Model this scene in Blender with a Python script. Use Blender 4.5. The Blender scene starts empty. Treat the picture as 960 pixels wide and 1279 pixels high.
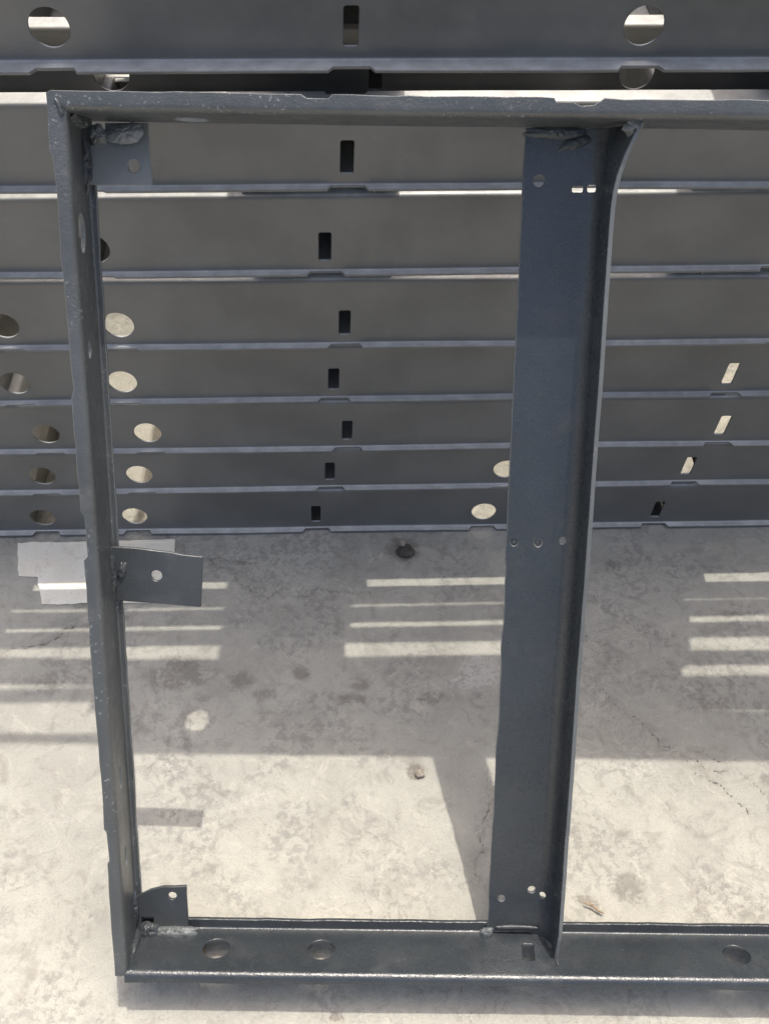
import bpy, bmesh, math, random
import numpy as np
from mathutils import Vector, Matrix, noise
from mathutils.geometry import delaunay_2d_cdt

random.seed(7)
R = math.radians
scene = bpy.context.scene
COL = scene.collection

# ------------------------------------------------------------------ camera, light, exposure
CAM_H = 1.6
PITCH, ROLL, FPX = 0.894249, -0.0126745, 1209.4
cd = bpy.data.cameras.new('camera'); cam = bpy.data.objects.new('camera', cd); COL.objects.link(cam)
cd.sensor_fit = 'AUTO'; cd.sensor_width = 36.0; cd.lens = 36.0*FPX/1279.0
cd.clip_start = 0.01; cd.clip_end = 400
_F = Vector((0, math.cos(PITCH), -math.sin(PITCH)))
_D = Vector((0, -math.sin(PITCH), -math.cos(PITCH)))
_X = Vector((1, 0, 0))
_rt = _X*math.cos(ROLL) + _D*math.sin(ROLL)
_dn = -_X*math.sin(ROLL) + _D*math.cos(ROLL)
m = Matrix.Identity(4)
for i in range(3):
    m[i][0] = _rt[i]; m[i][1] = -_dn[i]; m[i][2] = -_F[i]
m[2][3] = CAM_H
cam.matrix_world = m
scene.camera = cam

SUN = Vector((0.0988, 0.2905, 1.0)).normalized()          # towards the sun
elev = math.asin(SUN.z); azim = math.atan2(SUN.x, SUN.y)
w = bpy.data.worlds.new('World'); scene.world = w; w.use_nodes = True
nt = w.node_tree; nt.nodes.clear()
sky = nt.nodes.new('ShaderNodeTexSky'); sky.sky_type = 'NISHITA'; sky.sun_disc = False
sky.sun_elevation = elev; sky.sun_rotation = azim; sky.air_density = 1.0; sky.dust_density = 7.0
bg = nt.nodes.new('ShaderNodeBackground'); bg.inputs['Strength'].default_value = 0.15
wo = nt.nodes.new('ShaderNodeOutputWorld')
nt.links.new(sky.outputs[0], bg.inputs[0]); nt.links.new(bg.outputs[0], wo.inputs[0])
ld = bpy.data.lights.new('sun', 'SUN'); ld.energy = 2.0; ld.angle = R(0.53); ld.color = (1.0, 0.965, 0.88)
sun = bpy.data.objects.new('sun', ld); COL.objects.link(sun)
sun.rotation_euler = (-SUN).to_track_quat('-Z', 'Y').to_euler(); sun.location = (1, 3, 8)
scene.view_settings.view_transform = 'Standard'; scene.view_settings.look = 'None'
scene.view_settings.exposure = 0.62; scene.view_settings.gamma = 1.0
scene.view_settings.use_curve_mapping = False
scene.render.engine = 'CYCLES'
scene.cycles.max_bounces = 8

# ------------------------------------------------------------------ helpers
def pix_ground(x, y):
    """photo pixel -> point on the ground"""
    d = _F + _rt*((x-480)/FPX) + _dn*((y-639.5)/FPX)
    k = CAM_H/-d.z
    return Vector((d.x*k, d.y*k, 0))

def tag(o, label=None, cat=None, group=None, kind=None):
    if label: o['label'] = label
    if cat: o['category'] = cat
    if group: o['group'] = group
    if kind: o['kind'] = kind
    return o

def empty(name, loc, parent=None):
    o = bpy.data.objects.new(name, None); COL.objects.link(o); o.location = loc
    o.empty_display_size = 0.1
    if parent: o.parent = parent
    return o

def link_mesh(name, verts, faces, mat, parent=None, smooth=38, rim=None, rim_from=0):
    me = bpy.data.meshes.new(name)
    me.from_pydata([tuple(v) for v in verts], [], faces); me.update()
    bm = bmesh.new(); bm.from_mesh(me); bmesh.ops.recalc_face_normals(bm, faces=bm.faces); bm.to_mesh(me); bm.free()
    for p in me.polygons: p.use_smooth = True
    me.set_sharp_from_angle(angle=R(smooth))
    me.materials.append(mat)
    if rim:
        me.materials.append(rim)
        for p in me.polygons:
            if p.index >= rim_from: p.material_index = 1
    o = bpy.data.objects.new(name, me); COL.objects.link(o)
    if parent: o.parent = parent
    return o

def circle(cu, cv, r, n=28, ry=None, ph=0):
    ry = ry or r
    return [(cu+r*math.cos(2*math.pi*i/n+ph), cv+ry*math.sin(2*math.pi*i/n+ph)) for i in range(n)]

def rrect(cu, cv, wu, wv, r=0.003, skew=0.0):
    pts = []
    for sx, sy, a0 in ((1, 1, 0), (-1, 1, 90), (-1, -1, 180), (1, -1, 270)):
        for k in range(4):
            a = R(a0+30*k)
            px = sx*(wu/2-r)+r*math.cos(a); py = sy*(wv/2-r)+r*math.sin(a)
            pts.append((cu+px+skew*py, cv+py))
    return pts

class Profile:
    """cross-section polyline with rounded bends, parametrised by arc length"""
    def __init__(s, pts, rad):
        s.seg = []; s.lines = []
        P = [Vector(p) for p in pts]; n = len(P)
        if not isinstance(rad, (list, tuple)): rad = [rad]*(n-2)
        cur = P[0]; v = 0
        for i in range(1, n):
            d = (P[i]-P[i-1]).normalized()
            if i < n-1:
                e = (P[i+1]-P[i]).normalized()
                ang = math.acos(max(-1, min(1, d.dot(e)))); r = rad[i-1]
                cut = r*math.tan(ang/2); end = P[i]-d*cut
            else: end = P[i]
            L = (end-cur).length
            s.seg.append(('l', v, L, cur.copy(), d.copy())); v += L
            if i < n-1:
                sg = 1 if d.x*e.y-d.y*e.x > 0 else -1
                nrm = Vector((-d.y, d.x))*sg; c = end+nrm*r; A = r*ang
                s.seg.append(('a', v, A, c, (math.atan2(-nrm.y, -nrm.x), sg, r)))
                k = 5
                s.lines += [v+A*j/k for j in range(k+1)]
                v += A; cur = P[i]+e*cut
        s.total = v
    def at(s, v):
        g = s.seg[0]
        for q in s.seg:
            if v >= q[1]-1e-9: g = q
        t = v-g[1]
        if g[0] == 'l':
            p = g[3]+g[4]*t; nrm = Vector((-g[4].y, g[4].x))
        else:
            a0, sg, r = g[4]; a = a0+sg*t/r
            p = g[3]+Vector((math.cos(a), math.sin(a)))*r
            tan = Vector((-math.sin(a), math.cos(a)))*sg; nrm = Vector((-tan.y, tan.x))
        return p, nrm

def dense(loop, step):
    out = []
    for i in range(len(loop)):
        a = loop[i]; b = loop[(i+1) % len(loop)]
        L = math.hypot(b[0]-a[0], b[1]-a[1]); n = max(1, int(L/step))
        for k in range(n): out.append((a[0]+(b[0]-a[0])*k/n, a[1]+(b[1]-a[1])*k/n))
    return out

def sheet(name, outline, holes, prof, t, mat, parent, mapf, step=0.03, rough=0.0004, cham=0.0009, warp=None, seed=0, wave=0.0, rim=None):
    """bent sheet metal: flat outline (u, v) with holes, folded along prof, thickness t; mapf(u, a, b) -> local point"""
    loops = [dense(outline, step)]
    if rough:
        q = []
        for (u, v) in loops[0]:
            n1 = noise.noise(Vector((u*70+seed*13.1, v*70, seed))); n2 = noise.noise(Vector((u*18+seed*3.7, v*18, 5+seed)))
            q.append((u+rough*n1, v+rough*(n1+1.4*n2)))
        loops[0] = q
    loops += holes
    vs, es = [], []
    for lp in loops:
        b = len(vs); vs += [Vector(p) for p in lp]
        es += [(b+i, b+(i+1) % len(lp)) for i in range(len(lp))]
    us = [p[0] for p in loops[0]]; u0, u1 = min(us)-.01, max(us)+.01
    vv = [p[1] for p in loops[0]]; v0, v1 = min(vv), max(vv)
    lines = (prof.lines if prof else [])
    n = max(2, int((u1-u0)/max(step*2, .05)))
    for L in lines:
        b = len(vs); vs += [Vector((u0+(u1-u0)*i/n, L)) for i in range(n+1)]
        es += [(b+i, b+i+1) for i in range(n)]
    # interior points for even triangles
    m_ = max(2, int((v1-v0)/0.04))
    for i in range(1, n):
        for j in range(1, m_):
            vs.append(Vector((u0+(u1-u0)*(i+.31*(j % 2))/n, v0+(v1-v0)*j/m_)))
    V, E_, Fc, *_ = delaunay_2d_cdt(vs, es, [], 0, 1e-6)
    def inside(x, y):
        c = False
        for lp in loops:
            j = len(lp)-1
            for i in range(len(lp)):
                a, b = lp[i], lp[j]
                if (a[1] > y) != (b[1] > y) and x < (b[0]-a[0])*(y-a[1])/(b[1]-a[1])+a[0]: c = not c
                j = i
        return c
    tris = []
    for f in Fc:
        cx = sum(V[i].x for i in f)/len(f); cy = sum(V[i].y for i in f)/len(f)
        if inside(cx, cy):
            a = sum(V[f[i]].x*V[f[(i+1) % len(f)]].y-V[f[(i+1) % len(f)]].x*V[f[i]].y for i in range(len(f)))
            if abs(a) < 1e-12: continue
            tris.append(list(f) if a > 0 else list(f)[::-1])
    cnt = {}
    for f in tris:
        for i in range(len(f)): cnt[(f[i], f[(i+1) % len(f)])] = 1
    bed = [e for e in cnt if (e[1], e[0]) not in cnt]
    off = {}
    for a, b in bed:
        d = V[b]-V[a]
        if d.length < 1e-9: continue
        nn = Vector((-d.y, d.x)).normalized()
        for i in (a, b): off[i] = off.get(i, Vector((0, 0)))+nn
    used = sorted({i for f in tris for i in f})
    def mp(p, h):
        if prof:
            q, nr = prof.at(p.y); a, b = q.x+nr.x*h, q.y+nr.y*h
        else: a, b = p.y, h
        if wave:
            k = noise.noise(Vector((p.x*3+seed*5.3, p.y*9, seed*1.7)))*wave; a += k; b += k
        P = Vector(mapf(p.x, a, b))
        if warp: P = warp(P)
        return P
    verts = []; top = {}; bot = {}; r1 = {}; r2 = {}
    hh = t/2
    for i in used:
        p = V[i]
        if i in off:
            o_ = off[i]; o_ = o_.normalized()*cham if o_.length > 1e-6 else o_
            q = p+o_
            top[i] = len(verts); verts.append(mp(q, hh)); bot[i] = len(verts); verts.append(mp(q, -hh))
            r1[i] = len(verts); verts.append(mp(p, hh-cham)); r2[i] = len(verts); verts.append(mp(p, -hh+cham))
        else:
            top[i] = len(verts); verts.append(mp(p, hh)); bot[i] = len(verts); verts.append(mp(p, -hh))
    faces = []
    for f in tris:
        faces.append([top[i] for i in f]); faces.append([bot[i] for i in f][::-1])
    nrim = len(faces)
    for a, b in bed:
        if a in r1 and b in r1:
            faces += [[top[b], top[a], r1[a], r1[b]], [r1[b], r1[a], r2[a], r2[b]], [r2[b], r2[a], bot[a], bot[b]]]
    return link_mesh(name, verts, faces, mat, parent, rim=rim, rim_from=nrim)

def weld(name, path, rad, mat, parent, seed=0, lump=.45, per=.0045, flat=1.0):
    """irregular weld bead along a path"""
    pts = [Vector(p) for p in path]
    fine = []
    for a, b in zip(pts[:-1], pts[1:]):
        n = max(2, int((b-a).length/(per*.45)))
        fine += [a.lerp(b, k/n) for k in range(n)]
    fine.append(pts[-1])
    verts, faces = [], []; N = 14; M = len(fine)
    for i, p in enumerate(fine):
        d = (fine[min(i+1, M-1)]-fine[max(i-1, 0)]).normalized()
        a = d.orthogonal().normalized(); b = d.cross(a)
        endk = math.sqrt(max(.02, 1-(abs(2*i/(M-1)-1))**4))
        sv = Vector((seed*7.3, seed*1.9, 0))
        rr = rad*endk*(1+lump*.5*noise.noise(p*75+sv)+.05*math.sin(i*1.3+seed))
        p = p+Vector([noise.noise(p*60+sv+Vector((0, 0, k_*9))) for k_ in range(3)])*rad*.3
        for k in range(N):
            an = 2*math.pi*k/N
            q = a*math.cos(an)+b*math.sin(an)
            w_ = p+q*rr
            r_ = rr*(1+lump*.55*noise.noise(w_*110+sv)+lump*.3*noise.noise(w_*320+sv))
            verts.append(p+q*r_)
    for i in range(M-1):
        for k in range(N):
            faces.append([i*N+k, i*N+(k+1) % N, (i+1)*N+(k+1) % N, (i+1)*N+k])
    faces.append(list(range(N))[::-1]); faces.append([(M-1)*N+k for k in range(N)])
    return link_mesh(name, verts, faces, mat, parent, 70)

# ------------------------------------------------------------------ materials
class NT:
    def __init__(s, name):
        s.m = bpy.data.materials.new(name); s.m.use_nodes = True; s.t = s.m.node_tree
        s.b = s.t.nodes['Principled BSDF']
        s.tc = s.n('ShaderNodeTexCoord')
    def n(s, typ, **kw):
        q = s.t.nodes.new(typ)
        for k, v in kw.items(): setattr(q, k, v)
        return q
    def l(s, a, b): s.t.links.new(a, b)
    def noise(s, scale, detail=4, rough=.55, vec=None, dist=0):
        q = s.n('ShaderNodeTexNoise'); q.inputs['Scale'].default_value = scale; q.inputs['Detail'].default_value = detail
        q.inputs['Roughness'].default_value = rough; q.inputs['Distortion'].default_value = dist
        s.l(vec or s.tc.outputs['Object'], q.inputs['Vector']); return q.outputs[0]
    def ramp(s, x, a, b, va=0.0, vb=1.0, smooth=True):
        q = s.n('ShaderNodeMapRange', interpolation_type='SMOOTHSTEP' if smooth else 'LINEAR')
        q.inputs[1].default_value = a; q.inputs[2].default_value = b; q.inputs[3].default_value = va; q.inputs[4].default_value = vb
        s.l(x, q.inputs[0]); return q.outputs[0]
    def math(s, op, a, b=None):
        q = s.n('ShaderNodeMath', operation=op)
        for i, x in enumerate((a, b)):
            if x is None: continue
            if isinstance(x, (int, float)): q.inputs[i].default_value = x
            else: s.l(x, q.inputs[i])
        return q.outputs[0]
    def mix(s, f, a, b):
        q = s.n('ShaderNodeMix', data_type='RGBA')
        if isinstance(f, (int, float)): q.inputs[0].default_value = f
        else: s.l(f, q.inputs[0])
        for i, x in ((6, a), (7, b)):
            if isinstance(x, tuple): q.inputs[i].default_value = (*x, 1)
            else: s.l(x, q.inputs[i])
        return q.outputs[2]
    def bump(s, h, strength, dist, prev=None):
        q = s.n('ShaderNodeBump'); q.inputs['Strength'].default_value = strength; q.inputs['Distance'].default_value = dist
        s.l(h, q.inputs['Height'])
        if prev: s.l(prev, q.inputs['Normal'])
        return q.outputs[0]

def paint(name, col, dust=.25, peel=.25, chips=0.0, rough=.42, flat=False, spec=.6):
    k = NT(name)
    geo = k.n('ShaderNodeNewGeometry'); pos = k.tc.outputs['Object']
    big = k.noise(6, 5, .6); mid = k.noise(38, 5, .6)
    c = k.mix(k.ramp(big, .3, .72), tuple(x*.86 for x in col), tuple(x*1.16 for x in col))
    # light grey dust in drifts
    dn = k.math('MULTIPLY', k.ramp(k.noise(11, 6, .62, dist=.6), .48, .78), k.ramp(mid, .3, .75))
    c = k.mix(k.math('MULTIPLY', dn, dust), c, (.23, .225, .21))
    # tiny pale specks
    vor = k.n('ShaderNodeTexVoronoi'); vor.inputs['Scale'].default_value = 85; k.l(pos, vor.inputs['Vector'])
    sp = k.math('MULTIPLY', k.ramp(vor.outputs['Distance'], .035, .06, 1, 0), k.ramp(k.noise(9, 2), .55, .62))
    c = k.mix(k.math('MULTIPLY', sp, .5), c, (.42, .41, .38))
    if chips:
        ch = k.ramp(k.noise(190, 5, .65), .73-.1*chips, .78-.1*chips)
        ch = k.math('MULTIPLY', ch, k.ramp(k.noise(14, 3), .42, .6))
        c = k.mix(k.math('MULTIPLY', ch, .6), c, (.38, .39, .39))
    if flat:      # paler grey laid on whatever faces straight up
        sx = k.n('ShaderNodeSeparateXYZ'); k.l(geo.outputs['Normal'], sx.inputs[0])
        up = k.math('MULTIPLY', k.ramp(sx.outputs[2], .6, .95), k.ramp(k.noise(25, 5, .65), .3, .7, .6, 1.0))
        c = k.mix(up, c, (.60, .60, .575))
    k.l(c, k.b.inputs['Base Color'])
    r_ = k.math('ADD', k.ramp(mid, .25, .8, rough-.07, rough+.1), k.math('MULTIPLY', dn, .18))
    k.l(r_, k.b.inputs['Roughness'])
    k.b.inputs['Specular IOR Level'].default_value = spec
    h1 = k.bump(k.noise(420, 3, .5), peel, .0008)
    h2 = k.bump(k.noise(260, 2, .45), peel*.35, .0012, h1); h2 = k.bump(k.noise(48, 2, .45), peel*.5, .0016, h2)
    k.l(h2, k.b.inputs['Normal'])
    return k.m

SLATE = (.034, .040, .045)
M_FRAME = paint('slate_gloss_paint', SLATE, dust=.12, peel=.7, rough=.27, spec=.85)
M_EDGE = paint('slate_paint_chipped', (.066, .072, .074), dust=.35, peel=.8, chips=1.25, rough=.36, spec=.9)
M_WELD = paint('slate_paint_weld', (.050, .055, .060), dust=.2, peel=.8, rough=.33)
M_PLATE = paint('grey_plate_paint', (.052, .058, .062), dust=.3, peel=.5, rough=.36)
M_RIM = paint('worn_edge_paint', (.125, .135, .137), dust=.4, peel=.8, chips=1.1, rough=.36)
M_GUS = paint('pale_plate_paint', (.20, .21, .21), dust=.4, peel=.3, rough=.4)  # corner plate, paler than the other plates
M_STACK = paint('slate_satin_paint', (.134, .134, .128), flat=True, dust=.16, peel=.10, rough=.40)

# ------------------------------------------------------------------ concrete ground
def seg_dist(Px, Py, poly):
    best = np.full(Px.shape, 9.0)
    for (ax, ay), (bx, by) in zip(poly[:-1], poly[1:]):
        dx, dy = bx-ax, by-ay; L2 = dx*dx+dy*dy+1e-12
        t = np.clip(((Px-ax)*dx+(Py-ay)*dy)/L2, 0, 1)
        best = np.minimum(best, np.hypot(Px-ax-t*dx, Py-ay-t*dy))
    return best

def axis(a, b, step, reach):
    x = list(np.arange(a, b+1e-6, step)); g = step
    lo, hi = a, b; L, H = [], []
    while hi < reach:
        g *= 1.35; hi += g; lo -= g; H.append(hi); L.append(lo)
    return np.array(L[::-1]+x+H)

xs = axis(-.9, .9, .0045, 70); ys = axis(.22, 1.30, .0045, 70)
GX, GY = np.meshgrid(xs, ys)
crackpx = [[(196, 655), (255, 695), (300, 725), (335, 747)], [(335, 747), (352, 735), (395, 733), (425, 737), (470, 741)],
           [(255, 695), (320, 700)], [(752, 858), (790, 893), (822, 925), (868, 965), (915, 998), (935, 1015)],
           [(868, 945), (910, 962), (950, 985), (975, 1010)], [(100, 745), (150, 795), (165, 815)], [(610, 960), (612, 1010), (605, 1060), (600, 1100)],
           [(0, 815), (60, 800), (120, 770)], [(860, 935), (905, 948)]]
crack = np.full(GX.shape, 9.0)
def wander(pl, depth, amp):
    for _ in range(depth):
        o_ = [pl[0]]
        for (ax, ay), (bx, by) in zip(pl[:-1], pl[1:]):
            L_ = math.hypot(bx-ax, by-ay); d_ = random.gauss(0, amp)*L_
            o_ += [((ax+bx)/2-(by-ay)/L_*d_, (ay+by)/2+(bx-ax)/L_*d_), (bx, by)]
        pl = o_
    return pl
for c_ in crackpx:
    pl = wander([tuple(pix_ground(*p)[:2]) for p in c_], 4, .13)
    crack = np.minimum(crack, seg_dist(GX, GY, pl))
rs = np.random.RandomState(3)
def blobfield(items):
    f = np.zeros(GX.shape)
    for (x, y, rx, ry, a, s) in items:
        p = pix_ground(x, y); q = pix_ground(x+1, y); sc = (q-p).length
        dx = (GX-p.x); dy = (GY-p.y)
        ca, sa = math.cos(a), math.sin(a)
        u = (dx*ca+dy*sa)/(rx*sc); v_ = (-dx*sa+dy*ca)/(ry*sc)
        f = np.maximum(f, s*np.exp(-(u*u+v_*v_)**1.3))
    return f
stain = blobfield([(225, 838, 46, 26, .1, .8), (300, 850, 20, 18, 0, .6), (375, 840, 14, 10, 0, .75), (450, 852, 18, 12, 0, .65), (440, 872, 18, 10, 0, .8),
                   (502, 685, 21, 19, 0, 1.1), (785, 1112, 20, 22, .5, .85), (912, 765, 12, 8, 0, .7), (820, 735, 7, 6, 0, .6), (540, 870, 24, 12, 0, .6),
                   (655, 1000, 12, 30, 0, .3), (330, 865, 16, 10, 0, .7), (90, 700, 26, 16, 0, .3), (895, 880, 28, 16, 0, .5), (958, 974, 10, 9, 0, 1.0),
                   (70, 1230, 16, 14, 0, .35), (520, 962, 16, 14, 0, .45), (70, 850, 60, 18, 0, .35), (655, 1022, 9, 8, 0, .4), (765, 705, 12, 10, 0, .6), (320, 1040, 12, 8, 0, .35),
                   (470, 965, 30, 10, -.5, .25), (120, 1110, 18, 10, .4, .3), (400, 1080, 20, 14, .4, .28), (820, 1060, 40, 14, -.3, .22), (880, 1130, 30, 12, .5, .25)])
pale = blobfield([(600, 835, 26, 22, 0, 1.0), (590, 850, 40, 14, 0, .7), (350, 790, 60, 16, 0, .25), (310, 1000, 60, 24, .3, .4), (790, 960, 70, 24, 0, .4), (80, 1020, 60, 30, 0, .3)])
pit = blobfield([(519, 962, 13, 13, 0, 1.0), (733, 1124, 20, 9, -.4, .9), (215, 1016, 6, 6, 0, .7), (508, 690, 15, 12, 0, .7), (420, 1270, 14, 8, 0, .8), (630, 905, 8, 5, 0, .5)])
for i in range(70):
    x, y = rs.uniform(0, 960), rs.uniform(690, 1279)
    pit = np.maximum(pit, blobfield([(x, y, rs.uniform(2.5, 6), rs.uniform(2, 4.5), rs.uniform(0, 3), rs.uniform(.25, .7))]))
GZ = np.zeros(GX.shape)
inner = (np.abs(GX) < 1.0) & (GY > .1) & (GY < 1.45)
nz = np.array([noise.noise(Vector((x*5, y*5, 1)))*.6+noise.noise(Vector((x*17, y*17, 7)))*.4 for x, y in zip(GX[inner], GY[inner])])
nf = np.array([noise.noise(Vector((x*60, y*60, 3))) for x, y in zip(GX[inner], GY[inner])])
GZ[inner] = nz*.0016+nf*.0005
GZ -= .0045*np.clip(pit, 0, 1)+.0025*np.exp(-(crack/.0035)**2)
GZ -= .0035
nx, ny = len(xs), len(ys)
me = bpy.data.meshes.new('ground')
co = np.stack([GX, GY, GZ], -1).reshape(-1, 3)
ii = np.arange(nx*ny).reshape(ny, nx)
qd = np.stack([ii[:-1, :-1], ii[:-1, 1:], ii[1:, 1:], ii[1:, :-1]], -1).reshape(-1, 4)
me.vertices.add(len(co)); me.vertices.foreach_set('co', co.ravel())
me.loops.add(qd.size); me.loops.foreach_set('vertex_index', qd.ravel().astype(np.int32))
me.polygons.add(len(qd)); me.polygons.foreach_set('loop_start', np.arange(0, qd.size, 4, dtype=np.int32))
me.update(calc_edges=True); me.validate()
me.polygons.foreach_set('use_smooth', np.ones(len(qd), dtype=bool))
for nm, arr in (('crack', crack), ('stain', stain), ('pale', pale), ('pit', pit)):
    at = me.attributes.new(nm, 'FLOAT', 'POINT'); at.data.foreach_set('value', arr.ravel().astype(np.float32))
ground = bpy.data.objects.new('ground', me); COL.objects.link(ground)
tag(ground, 'pale stained cracked concrete ground', None, None, 'structure')

k = NT('concrete')
def attr(nm):
    a = k.n('ShaderNodeAttribute'); a.attribute_name = nm; return a.outputs['Fac']
n_big = k.noise(4.5, 5, .6, dist=.4); n_mid = k.noise(22, 6, .62, dist=1.2); n_fin = k.noise(150, 5, .65); n_grit = k.noise(430, 4, .65)
c = k.mix(k.ramp(n_big, .32, .7), (.385, .370, .322), (.475, .457, .395))
c = k.mix(k.math('MULTIPLY', k.ramp(n_mid, .50, .70), .6), c, (.31, .292, .25))
c = k.mix(k.math('MULTIPLY', k.ramp(k.noise(13, 7, .68, dist=2.2), .54, .66), .45), c, (.55, .52, .44))
# soft dull blotches and rough weathered areas
c = k.mix(k.math('MULTIPLY', k.ramp(k.noise(16, 3, .5, dist=.5), .58, .74), .42), c, (.25, .228, .19))
rg = k.math('MULTIPLY', k.ramp(k.noise(5.2, 3, .55, dist=.8), .46, .60), k.ramp(k.noise(75, 6, .72), .47, .58))
c = k.mix(k.math('MULTIPLY', rg, .48), c, (.215, .208, .190))
n_st = k.math('ADD', k.math('MULTIPLY', n_mid, .7), k.math('MULTIPLY', n_fin, .5))
st = k.ramp(k.math('MULTIPLY', attr('stain'), k.ramp(n_st, .38, .75, .25, 1.6)), .12, .8)
c = k.mix(k.math('MULTIPLY', st, .5), c, (.15, .135, .115))
pl = k.ramp(k.math('MULTIPLY', attr('pale'), k.ramp(n_fin, .35, .65, .2, 1.5)), .2, .7)
c = k.mix(k.math('MULTIPLY', pl, .6), c, (.60, .57, .52))
# blotchy flaking of the surface skin
fl = k.math('MULTIPLY', k.ramp(k.noise(34, 8, .72, dist=1.0), .555, .575), k.ramp(k.noise(3.2, 3), .42, .62))
c = k.mix(k.math('MULTIPLY', fl, .26), c, (.27, .255, .235))
pt = k.ramp(k.math('MULTIPLY', attr('pit'), k.ramp(n_fin, .3, .7, .6, 1.4)), .35, .75)
c = k.mix(k.math('MULTIPLY', pt, .6), c, (.20, .17, .14))
gr = k.math('MULTIPLY', k.ramp(n_grit, .57, .66), .5)
c = k.mix(gr, c, (.24, .225, .205))
cd_ = k.math('ADD', attr('crack'), k.math('MULTIPLY', k.math('SUBTRACT', k.noise(60, 4, .7), .5), .006))
ck = k.math('MULTIPLY', k.ramp(cd_, .0004, .0022, 1, 0), k.ramp(k.noise(16, 3), .36, .62, .15, .85))
c = k.mix(ck, c, (.13, .115, .10))
dz = k.math('MULTIPLY', k.ramp(attr('crack'), .0, .018, 1, 0), k.ramp(n_fin, .4, .65))
c = k.mix(k.math('MULTIPLY', dz, .3), c, (.22, .205, .18))
k.l(c, k.b.inputs['Base Color']); k.b.inputs['Roughness'].default_value = .92
k.b.inputs['Specular IOR Level'].default_value = .25
b1 = k.bump(n_fin, .5, .004); b2 = k.bump(n_mid, .5, .008, b1)
b3 = k.bump(k.math('ADD', k.math('MULTIPLY', fl, -1), k.math('MULTIPLY', ck, -2)), .6, .0012, b2)
b4 = k.bump(n_grit, .35, .0012, b3)
k.l(b4, k.b.inputs['Normal'])
me.materials.append(k.m)

# ------------------------------------------------------------------ stacked frames
STK = Vector((0, 1.231, 0)); YAW = .035; T = .004
HOLES = [-.557, -.370, .345, 1.075, 1.262]; SLOTS = [0.0, .705]
def rail_outline(u0, u1, total, notch_u, lip, top_notch, deep=True):
    """flat outline of a rail: v = 0 is the free edge of the outward lip, v = total the free edge of the inward lip"""
    o = [(u0, 0)]; d0 = min(.010, lip*.6)
    for q in sorted(notch_u):
        d = d0 if (deep or q in SLOTS) else .0035
        if u0+.05 < q < u1-.05:
            o += [(q-.029, 0), (q-.023, d), (q+.023, d), (q+.029, 0)]
    o += [(u1, 0), (u1, total)]
    if top_notch:
        for q in sorted(SLOTS, reverse=True):
            if u0+.05 < q < u1-.05:
                o += [(q+.029, total), (q+.026, total-.008), (q-.026, total-.008), (q-.029, total)]
    o += [(u0, total)]
    return o

def stack_frame(z, slot, fwd, web, lip, pitch, label, dyaw=0.0, holes=HOLES, slots=SLOTS, ends=(-.74, 1.445), hole_c=None, cross=True, seed=0, depth=1.2):
    root = empty('steel_frame', STK+Vector((slot, slot*YAW-fwd, z)))
    root.rotation_euler = (0, 0, YAW+dyaw)
    tag(root, label, 'steel frame', 'painted steel frames lying in the stack')
    pr = Profile([(0, T/2), (lip, T/2), (lip, web-T/2), (lip+.028, web-T/2)], .0055)
    hc = hole_c or .046
    vh = lip-T/2+hc-.004
    hl = [circle(q, vh, .025, 30) for q in holes if ends[0]+.06 < q < ends[1]-.06]
    hl += [rrect(q, vh+.001, .019, .050, .003, .04) for q in slots]
    if web < .09: hl = [circle(q, vh, .022, 26) for q in holes]+[rrect(q, vh, .019, .03, .003) for q in slots]
    ol = rail_outline(ends[0], ends[1], pr.total, holes+slots, lip, True, z < .1 or z > .9)
    sheet('long_rail', ol, hl, pr, T, M_STACK, root, lambda u, a, b: (u, a, b), step=.045, seed=seed+1, wave=.0012)
    rr = sheet('long_rail', [(ends[0], 0), (ends[1], 0), (ends[1], pr.total), (ends[0], pr.total)], [circle(q, vh, .025, 20) for q in holes if ends[0]+.06 < q < ends[1]-.06] if web > .09 else [],
          pr, T, M_STACK, root, lambda u, a, b: (u, depth+lip-a, b), step=.12, seed=seed+2)
    pe = Profile([(0, T/2), (.014, T/2), (.014, web-T/2)], .0055)
    for e, sg in ((ends[0], 1), (ends[1], -1)):
        sheet('end_rail', [(lip+.006, 0), (depth-.006, 0), (depth-.006, pe.total), (lip+.006, pe.total)], [], pe, T, M_STACK, root,
              lambda u, a, b, e=e, sg=sg: (e+sg*(.002+a), u, b), step=.12, seed=seed+3)
    if cross:
        for q, a0, a1 in (((0, -.732, -.588),) if ends[0] < -.7 else ())+((slots[0], -.115, .075), (slots[1], -.165, -.013 if z in (.242, .369) else .032)):
            hgt = pitch-.003
            pc = Profile([(q+a0, .004), (q+a0, hgt), (q+a1, hgt), (q+a1, .004)], .012)
            sheet('cross_member', [(lip+.005, 0), (depth-.006, 0), (depth-.006, pc.total), (lip+.005, pc.total)], [], pc, T, M_STACK, root,
                  lambda u, a, b: (a, u, b), step=.12, seed=seed+4)
    return root

order = ['resting on the concrete at the foot of the stack', 'second from the concrete in the stack', 'third from the concrete in the stack', 'fourth from the concrete in the stack',
         'fifth from the concrete in the stack', 'sixth from the concrete in the stack', 'just behind the gusset of the leaning frame']
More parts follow.
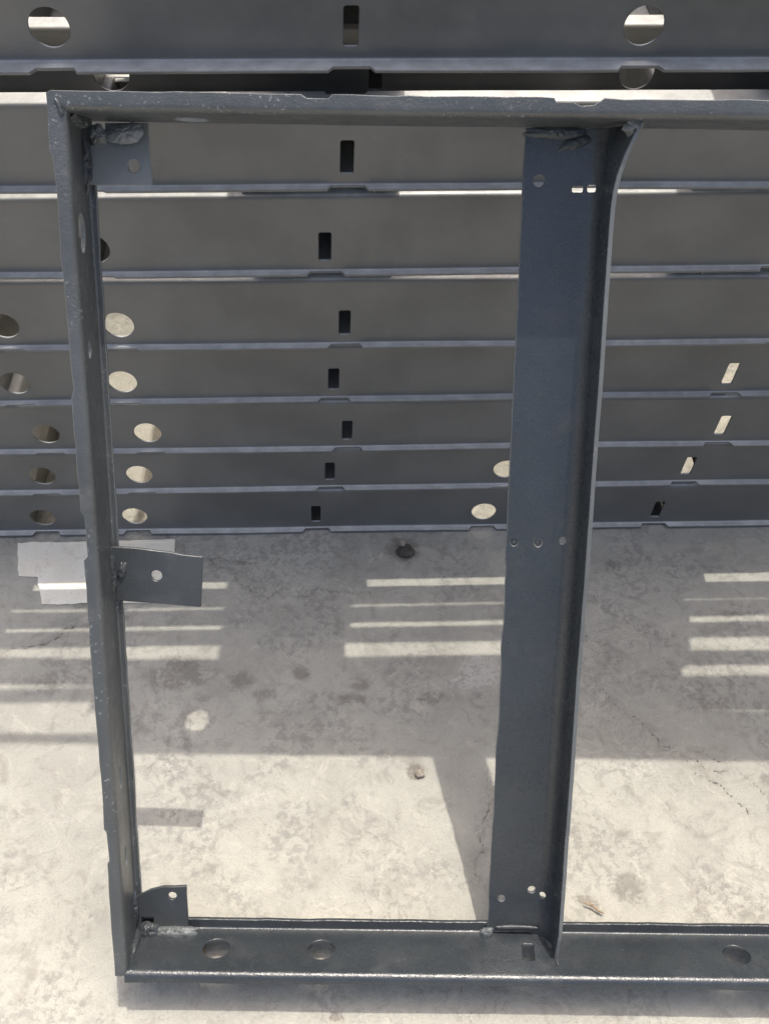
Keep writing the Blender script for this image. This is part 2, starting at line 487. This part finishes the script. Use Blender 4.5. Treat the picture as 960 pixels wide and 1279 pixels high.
#        z     slot   fwd   web   lip  pitch
ROWS = [(.001, -.140, .000, .119, .016, .128),
        (.129, -.107, -.003, .107, .016, .113),
        (.242, -.071, -.006, .119, .016, .127),
        (.369, -.092, -.009, .122, .016, .1375),
        (.5065, -.069, .003, .132, .016, .153),
        (.6595, -.095, .007, .133, .016, .1505),
        (.810, -.058, .011, .126, .016, .0715)]
for i, (z, sl, fw, wb, lp, pt_) in enumerate(ROWS):
    stack_frame(z, sl, fw, wb, lp, pt_, 'grey painted steel frame lying flat, '+order[i], dyaw=(-.001, .001, -.001, .002, -.003, .002, -.002)[i], seed=i*10,
                holes=[-.557, -.350, .345, 1.075, 1.262] if i == 5 else HOLES, slots=[0, .735] if i == 4 else SLOTS)
stack_frame(.889, -.02, -.095, .100, .012, .100, 'shadowed grey steel frame set back in the gap above the leaning frame', hole_c=.036, holes=[-.37, .37, 1.075], ends=(-.98, 1.6), seed=90)
stack_frame(.996, -.048, .040, .105, .032, .150, 'grey steel frame with deep lip and round holes above the leaning frame', holes=[-.557, -.371, .365, 1.075, 1.262], seed=100)
stack_frame(1.150, -.06, .034, .106, .016, .106, 'long grey steel frame under the short added frame that tops the stack', holes=[1.075], slots=[0, .705], seed=110)
stack_frame(1.258, -.06, .004, .190, .016, .100, 'uppermost grey steel frame added unseen to lengthen the shade of the stack', holes=[1.075], slots=[0, .705], ends=(-.33, 1.445), dyaw=-.022, seed=120)  # unseen frame added on top; its tall web lengthens the stack's shade
# bar and long batten added unseen to shade the concrete, with short supports
def block(name, x0, x1, y0, y1, z0, z1, mat, label, cat, group=None):
    o = sheet(name, [(x0, y0), (x1, y0), (x1, y1), (x0, y1)], [], None, z1-z0, mat, None, lambda u, a, b: (u, a, b), step=.1, cham=.001)
    o.location.z = (z0+z1)/2
    return tag(o, label, cat, group)
q = NT('rough_timber'); q.l(q.mix(q.noise(40, 5), (.20, .14, .08), (.36, .27, .17)), q.b.inputs['Base Color']); q.b.inputs['Roughness'].default_value = .85
M_WOOD = q.m
block('unseen_batten', -.78, .50, 1.2005, 1.245, 1.1025, 1.1490, M_WOOD, 'long timber batten added unseen between stack frames to block a sun slit', 'timber batten')  # unseen, added to close a sun slit between frames
for x in (-.63, -.76):
    block('unseen_batten', x-.02, x+.02, 1.115, 1.75, 1.2565, 1.2860, M_WOOD, 'short timber batten added unseen under the middle of the narrow flat bar' if x > -.7 else 'short timber batten added unseen under the tip of the narrow flat bar', 'timber batten', 'unseen battens on top of the stack')
block('added_shade_bar', -.80, -.30, 1.126, 1.145, 1.2865, 1.2925, M_STACK, 'narrow flat steel bar added unseen on the battens to shade the concrete', 'steel bar')
for x, lb in ((-.30, 'thin timber shim under the leaning frame below its corner tab'), (.80, 'thin timber shim under the plain end of the leaning frame')):
    block('timber_shim', x-.03, x+.03, .402, .4325, -.004, .0195, M_WOOD, lb, 'timber shim')

# ------------------------------------------------------------------ leaning welded frame
L = .6212; W = .0988; H = 1.180
frame = empty('welded_frame', (0, .4328, .020)); frame.rotation_euler = (-L, 0, 0); frame.scale = (.993,)*3
tag(frame, 'dark slate welded steel frame leaning upright against the stack', 'steel frame')
# local: x right, y = -n (towards the stack), z up along the frame
TF = .006
def nz_(a, b): return None

# sill rail: inner lip up at the back, web with holes, outer lip down at the front
ps = Profile([(0.0, .022), (0.0, .003), (W, .003), (W, -.011)], .006)      # (n, s)
XL, XR = -.372, 1.46
vh = .019+.045
sheet('sill_rail', [(XL, 0), (XR, 0), (XR, ps.total), (.300, ps.total), (.29, ps.total-.002), (.16, ps.total-.001), (XL, ps.total)],
      [circle(-.246, vh, .0205, 32), circle(-.087, vh, .0205, 32), circle(.541, vh, .0205, 32), rrect(.226, vh, .018, .036, .003, -.08), rrect(.83, vh, .018, .036), circle(1.14, vh, .0205, 24)],
      ps, TF, M_FRAME, frame, lambda u, a, b: (u, -a, b), step=.022, rough=.0011, seed=41, wave=.001)
# head rail: outer lip up at the front with notches, shallow web behind
ph_ = Profile([(W, H+.019), (W, H), (.004, H)], .006)
hn = [(-.100, -.064), (.186, .243), (.78, .82)]
o = [(-.384, 0)]
for a, b in hn:
    if b < .2: o += [(a, .0), (a+.006, .004), (b-.006, .0045), (b, .0005)]
    else: o += [(a-.012, 0), (a, .001), (a+.002, .005), (a+.022, .0055), (a+.03, .009), (b-.012, .009), (b, .001)]
o += [(XR, 0), (XR, ph_.total), (-.372, ph_.total), (-.384, .012)]
sheet('head_rail', o, [circle(-.237, .019+W-.033-.003, .021, 28)], ph_, TF, M_EDGE, frame, lambda u, a, b: (u, -a, b), step=.02, rough=.0012, seed=42, wave=.0012, rim=M_RIM)
# stiles
def stile(sgn, x_out, mat, seed):
    # profile (x, n): outer lip, web leaning slightly, inner lip
    pp = Profile([(x_out, W), (x_out+sgn*.016, W), (x_out+sgn*.006, .0), (x_out+sgn*.018, .0)], .006)
    ov = [(.0, 0), (.19, 0), (.195, .003), (.24, .003), (.246, 0), (.33, .001), (.47, 0), (.64, .0005), (.645, .005), (.70, .005), (.706, .001), (.85, .0), (.86, .003), (1.0, .001), (1.13, .0), (1.135, -.003),
          (1.197, -.004), (1.200, .004), (1.192, pp.total), (.0, pp.total)]
    vw = .016+.1-.004
    hs = [circle(1.045, .016+.036, .023, 28, .020), circle(.905, .016+.030, .010, 20), rrect(.300, .016+.04, .034, .012, .004), rrect(.172, .016+.04, .028, .011, .004), circle(.50, .016+.05, .004, 10)]
    return sheet('stile', ov, hs, pp, TF, mat, frame, lambda u, a, b: (a, -b, u), step=.018, rough=.0011, seed=seed, wave=.0009, rim=M_RIM)
stile(1, -.385, M_EDGE, 43)
stile(-1, 1.475, M_EDGE, 44)
# mullions: face at the back with a round bend into a flange towards the viewer
def mullion(x0, seed, holes=True):
    FD = .078
    pm = Profile([(x0, .0065), (x0+.0965, .0065), (x0+.0985, FD)], .026)   # (x, n)
    hz = []
    if holes:
        hz = [circle(1.114, .019, .0072, 20), rrect(1.105, .068, .0075, .014, .0025), rrect(1.106, .0865, .009, .013, .003),
              circle(.643, .011, .005, 16), circle(.643, .044, .0058, 16), circle(.647, .078, .005, 16),
              circle(.071, .020, .0055, 16), circle(.087, .065, .006, 16), circle(.079, .083, .0055, 16)]
    tot = pm.total
    ov = [(.012, 0), (.012, .06), (.004, .075), (-.001, .095), (-.001, .125), (.003, .142), (.02, .1455)]
    ov += [(s_, tot+.0012*math.sin(s_*23)) for s_ in np.linspace(.06, 1.06, 26)]
    ov += [(1.10, tot+.002), (1.14, tot+.005), (1.166, tot+.007), (1.181, tot+.003), (H-.004, tot-.02), (H-.004, 0)]
    ov += [(1.12, -.001), (.62, 0), (.605, .002)] if holes else []
    def warp(P):
        k_ = max(0.0, (P.z-1.085)/.1); n_ = -P.y
        if k_ > 0 and n_ > .02: P.x += .030*min(k_, 1.1)**1.8*min(1, (n_-.02)/.05)
        return P
    return sheet('mullion', ov, hz, pm, .0055, M_FRAME, frame, lambda u, a, b: (a, -b, u), step=.02, rough=.0012, seed=seed, wave=.0010, warp=warp, rim=M_RIM)
mul = mullion(.1675, 51)
mullion(.775, 52, False)
# plugs of paint and grit seen in the three middle bolt holes
for q in ((.1785, .643), (.2115, .643)):
    pg = link_mesh('hole_plug', [(q[0]+.0046*math.cos(a*.7854), -.0068+.0010*(a % 2), q[1]+.0046*math.sin(a*.7854)) for a in range(8)]+[(q[0]+.001, -.0105, q[1]-.001)],
                   [[a, (a+1) % 8, 8] for a in range(8)], M_PLATE, mul, 60)
# plates
def plate(name, poly, holes, n0, tilt, mat, seed, t=.005, part_label=None):
    zc = sum(p[1] for p in poly)/len(poly)
    o = sheet(name, poly, holes, None, t, mat, frame, lambda u, a, b: (u, -(n0+b)+tilt*(a-zc), a), step=.015, rough=.0007, seed=seed, wave=.0006)
    if part_label: o['label'] = part_label
    return o
gus = plate('gusset_plate', [(-.350, 1.176), (-.350, 1.150), (-.376, 1.148), (-.376, 1.105), (-.364, 1.102), (-.292, 1.103), (-.297, 1.1765)],
            [circle(-.3145, 1.125, .0075, 20)], .010, .22, M_GUS, 61, part_label='square cut pale grey corner plate with one bolt hole')
tab1 = plate('mounting_tab', [(-.380, .629), (-.372, .6305), (-.340, .629), (-.250, .617), (-.2555, .543), (-.372, .551), (-.380, .552)], [circle(-.315, .589, .0078, 20)], .0085, .0, M_PLATE, 62)
tab2 = plate('mounting_tab', [(-.380, .060), (-.372, .068), (-.350, .080), (-.330, .0865), (-.295, .0875), (-.2945, .010), (-.348, .006), (-.348, .031), (-.367, .031), (-.367, .006), (-.380, .006)],
             [circle(-.317, .070, .0066, 18)], .0095, .0, M_PLATE, 63)
# weld beads and smeared weld metal
wn = lambda x, n, s: (x, -n, s)
def smear(c, ax, up, rx, ry, h, mat, seed):
    """rough patch of weld metal: noisy low mound with a ragged outline; ax = long axis, up = out of the joint"""
    c = Vector(c); ax = Vector(ax).normalized(); up = Vector(up).normalized(); ay = up.cross(ax).normalized(); up = ax.cross(ay)
    NR, NA = 14, 56; verts = [c+up*h]; faces = []; sv = Vector((seed*3.1, seed*7.7, seed))
    for i in range(1, NR+1):
        for j in range(NA):
            an = 2*math.pi*j/NA; t = i/NR
            rim_ = 1+.28*noise.noise(Vector((math.cos(an)*1.6, math.sin(an)*1.6, seed)))+.12*noise.noise(Vector((math.cos(an)*5, math.sin(an)*5, seed)))
            p = c+ax*(rx*t*rim_*math.cos(an))+ay*(ry*t*rim_*math.sin(an))
            rid = 1-abs(noise.noise(p*150+sv))*2.0; fin = noise.noise(p*420+sv)
            verts.append(p+up*(h*((1-t**2.2)*(.75+.55*rid+.22*fin))-.002*t**3))
    for j in range(NA): faces.append([0, 1+j, 1+(j+1) % NA])
    for i in range(NR-1):
        for j in range(NA):
            a_ = 1+i*NA+j; b_ = 1+i*NA+(j+1) % NA
            faces.append([a_, a_+NA, b_+NA, b_])
    return link_mesh('weld_patch', verts, faces, mat, frame, 60)
smear(wn(-.322, .019, 1.163), (1, 0, .1), (0, -1, .25), .024, .013, .0045, M_GUS, 1)
smear(wn(-.371, .020, 1.128), (0, 0, 1), (1, -1, 0), .036, .008, .006, M_WELD, 2)
smear(wn(-.366, .050, 1.172), (0, 1, 0), (1, 0, -1), .034, .010, .006, M_WELD, 3)
smear(wn(-.357, .016, 1.160), (1, 0, 0), (0, -1, -.3), .012, .014, .004, M_RIM, 4)
smear(wn(-.3755, .014, .590), (0, 0, 1), (1, -1, 0), .042, .008, .005, M_WELD, 5)
smear(wn(-.362, .012, .595), (.3, 0, 1), (.2, -1, 0), .016, .006, .003, M_PLATE, 6)
smear(wn(-.315, .0175, .010), (1, 0, 0), (0, -1, 1), .034, .011, .006, M_RIM, 7)
smear(wn(-.355, .018, .013), (1, 0, 0), (.2, -1, 1), .018, .012, .007, M_WELD, 8)
smear(wn(-.370, .052, .009), (0, 1, 0), (1, 0, 1), .044, .009, .005, M_WELD, 9)
smear(wn(-.3735, .018, .050), (0, 0, 1), (1, -1, 0), .034, .007, .004, M_WELD, 10)
smear(wn(.165, .012, .012), (1, 0, .4), (0, -1, 1), .011, .008, .005, M_RIM, 11)
weld('weld_bead', [wn(.178, .0095, .0195), wn(.200, .010, .0205), wn(.225, .010, .0205), wn(.246, .012, .0205)], .0030, M_WELD, frame, 12, .35)
weld('weld_bead', [wn(.2655, .076, .008), wn(.2665, .06, .005), wn(.264, .04, .005), wn(.255, .02, .007)], .0028, M_WELD, frame, 13, .35)
smear(wn(.207, .0105, 1.170), (1, 0, 0), (0, -1, -.2), .040, .009, .0025, M_PLATE, 14)
smear(wn(.232, .011, 1.160), (1, 0, .3), (0, -1, 0), .024, .007, .0012, M_PLATE, 17)
smear(wn(.283, .078, 1.171), (1, .2, 0), (.2, -1, -.5), .012, .011, .006, M_RIM, 15)
weld('weld_bead', [wn(-.379, W+.0025, 1.192), wn(-.374, W+.003, 1.184), wn(-.371, W+.002, 1.172)], .003, M_WELD, frame, 16, .35)

# ------------------------------------------------------------------ small things on the concrete
def stone(name, px, rx, ry, rz, mat, seed, label, sink=.2):
    bm = bmesh.new(); bmesh.ops.create_icosphere(bm, subdivisions=3, radius=1)
    for v in bm.verts:
        n1 = noise.noise(v.co*1.3+Vector((seed, 0, 0))); n2 = noise.noise(v.co*3.5+Vector((0, seed, 0)))
        v.co *= 1+.32*n1+.14*n2
        v.co = Vector((v.co.x*rx, v.co.y*ry, v.co.z*rz))
    me_ = bpy.data.meshes.new(name); bm.to_mesh(me_); bm.free(); me_.materials.append(mat)
    for p in me_.polygons: p.use_smooth = True
    o = bpy.data.objects.new(name, me_); COL.objects.link(o)
    p = pix_ground(*px); o.location = (p.x, p.y, rz*(1-sink)-.0045)
    tag(o, label, 'stone'); return o
def rockmat(name, col):
    q = NT(name); cc = q.mix(q.ramp(q.noise(120, 6, .65), .35, .7), tuple(x*.7 for x in col), tuple(x*1.25 for x in col))
    q.l(cc, q.b.inputs['Base Color']); q.b.inputs['Roughness'].default_value = .9
    q.l(q.bump(q.noise(300, 5, .6), .6, .002), q.b.inputs['Normal']); return q.m
M_STONE = rockmat('pebble_stone', (.36, .31, .25)); M_DARK = rockmat('dark_clod', (.085, .075, .065))
stone('clod', (506, 689), .018, .015, .008, M_DARK, 2, 'dark lump of dirt under a small tan pebble by the stack')
stone('pebble', (502, 681), .0075, .008, .0085, M_STONE, 5, 'small tan pebble on a dark lump of dirt by the stack', sink=-.5)
stone('pebble', (524, 966), .0085, .007, .0045, M_STONE, 9, 'small pinkish stone in the chipped hollow beside the mullion shadow')
# twig
a = pix_ground(728, 1128); b = pix_ground(754, 1142)
q = NT('dry_twig'); q.l(q.mix(q.ramp(q.noise(200, 4), .3, .7), (.22, .15, .09), (.42, .32, .21)), q.b.inputs['Base Color']); q.b.inputs['Roughness'].default_value = .8
a.z = .0035; b.z = .0025; c1 = a.lerp(b, .35)+Vector((.002, .0015, .001))
tw = weld('twig', [a, c1, a.lerp(b, .7), b], .0019, q.m, None, 21, .5, .006)
tag(tw, 'short dry twig lying on the sunlit concrete', 'twig')
# thin sheet coloured as a patch of sunlight by the foot of the stack
q = NT('painted_sunlight')
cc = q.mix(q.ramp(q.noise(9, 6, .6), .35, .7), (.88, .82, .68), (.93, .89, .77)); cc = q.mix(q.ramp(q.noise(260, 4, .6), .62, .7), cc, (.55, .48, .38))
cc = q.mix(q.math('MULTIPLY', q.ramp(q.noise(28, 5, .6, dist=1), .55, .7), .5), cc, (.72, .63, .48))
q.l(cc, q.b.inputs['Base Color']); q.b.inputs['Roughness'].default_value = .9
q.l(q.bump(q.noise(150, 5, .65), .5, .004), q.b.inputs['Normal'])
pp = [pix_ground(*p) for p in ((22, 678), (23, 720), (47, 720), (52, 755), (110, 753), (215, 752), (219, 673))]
sun_sheet = sheet('painted_sun_patch', [(p.x, p.y) for p in pp], [], None, .003, q.m, None, lambda u, a, b: (u, a, b), step=.008, rough=.002, cham=.001, seed=71)
sun_sheet.location.z = -.0012
tag(sun_sheet, 'pale cream step edged sheet painted as sunlight on shaded concrete by the stack', 'painted sun patch')
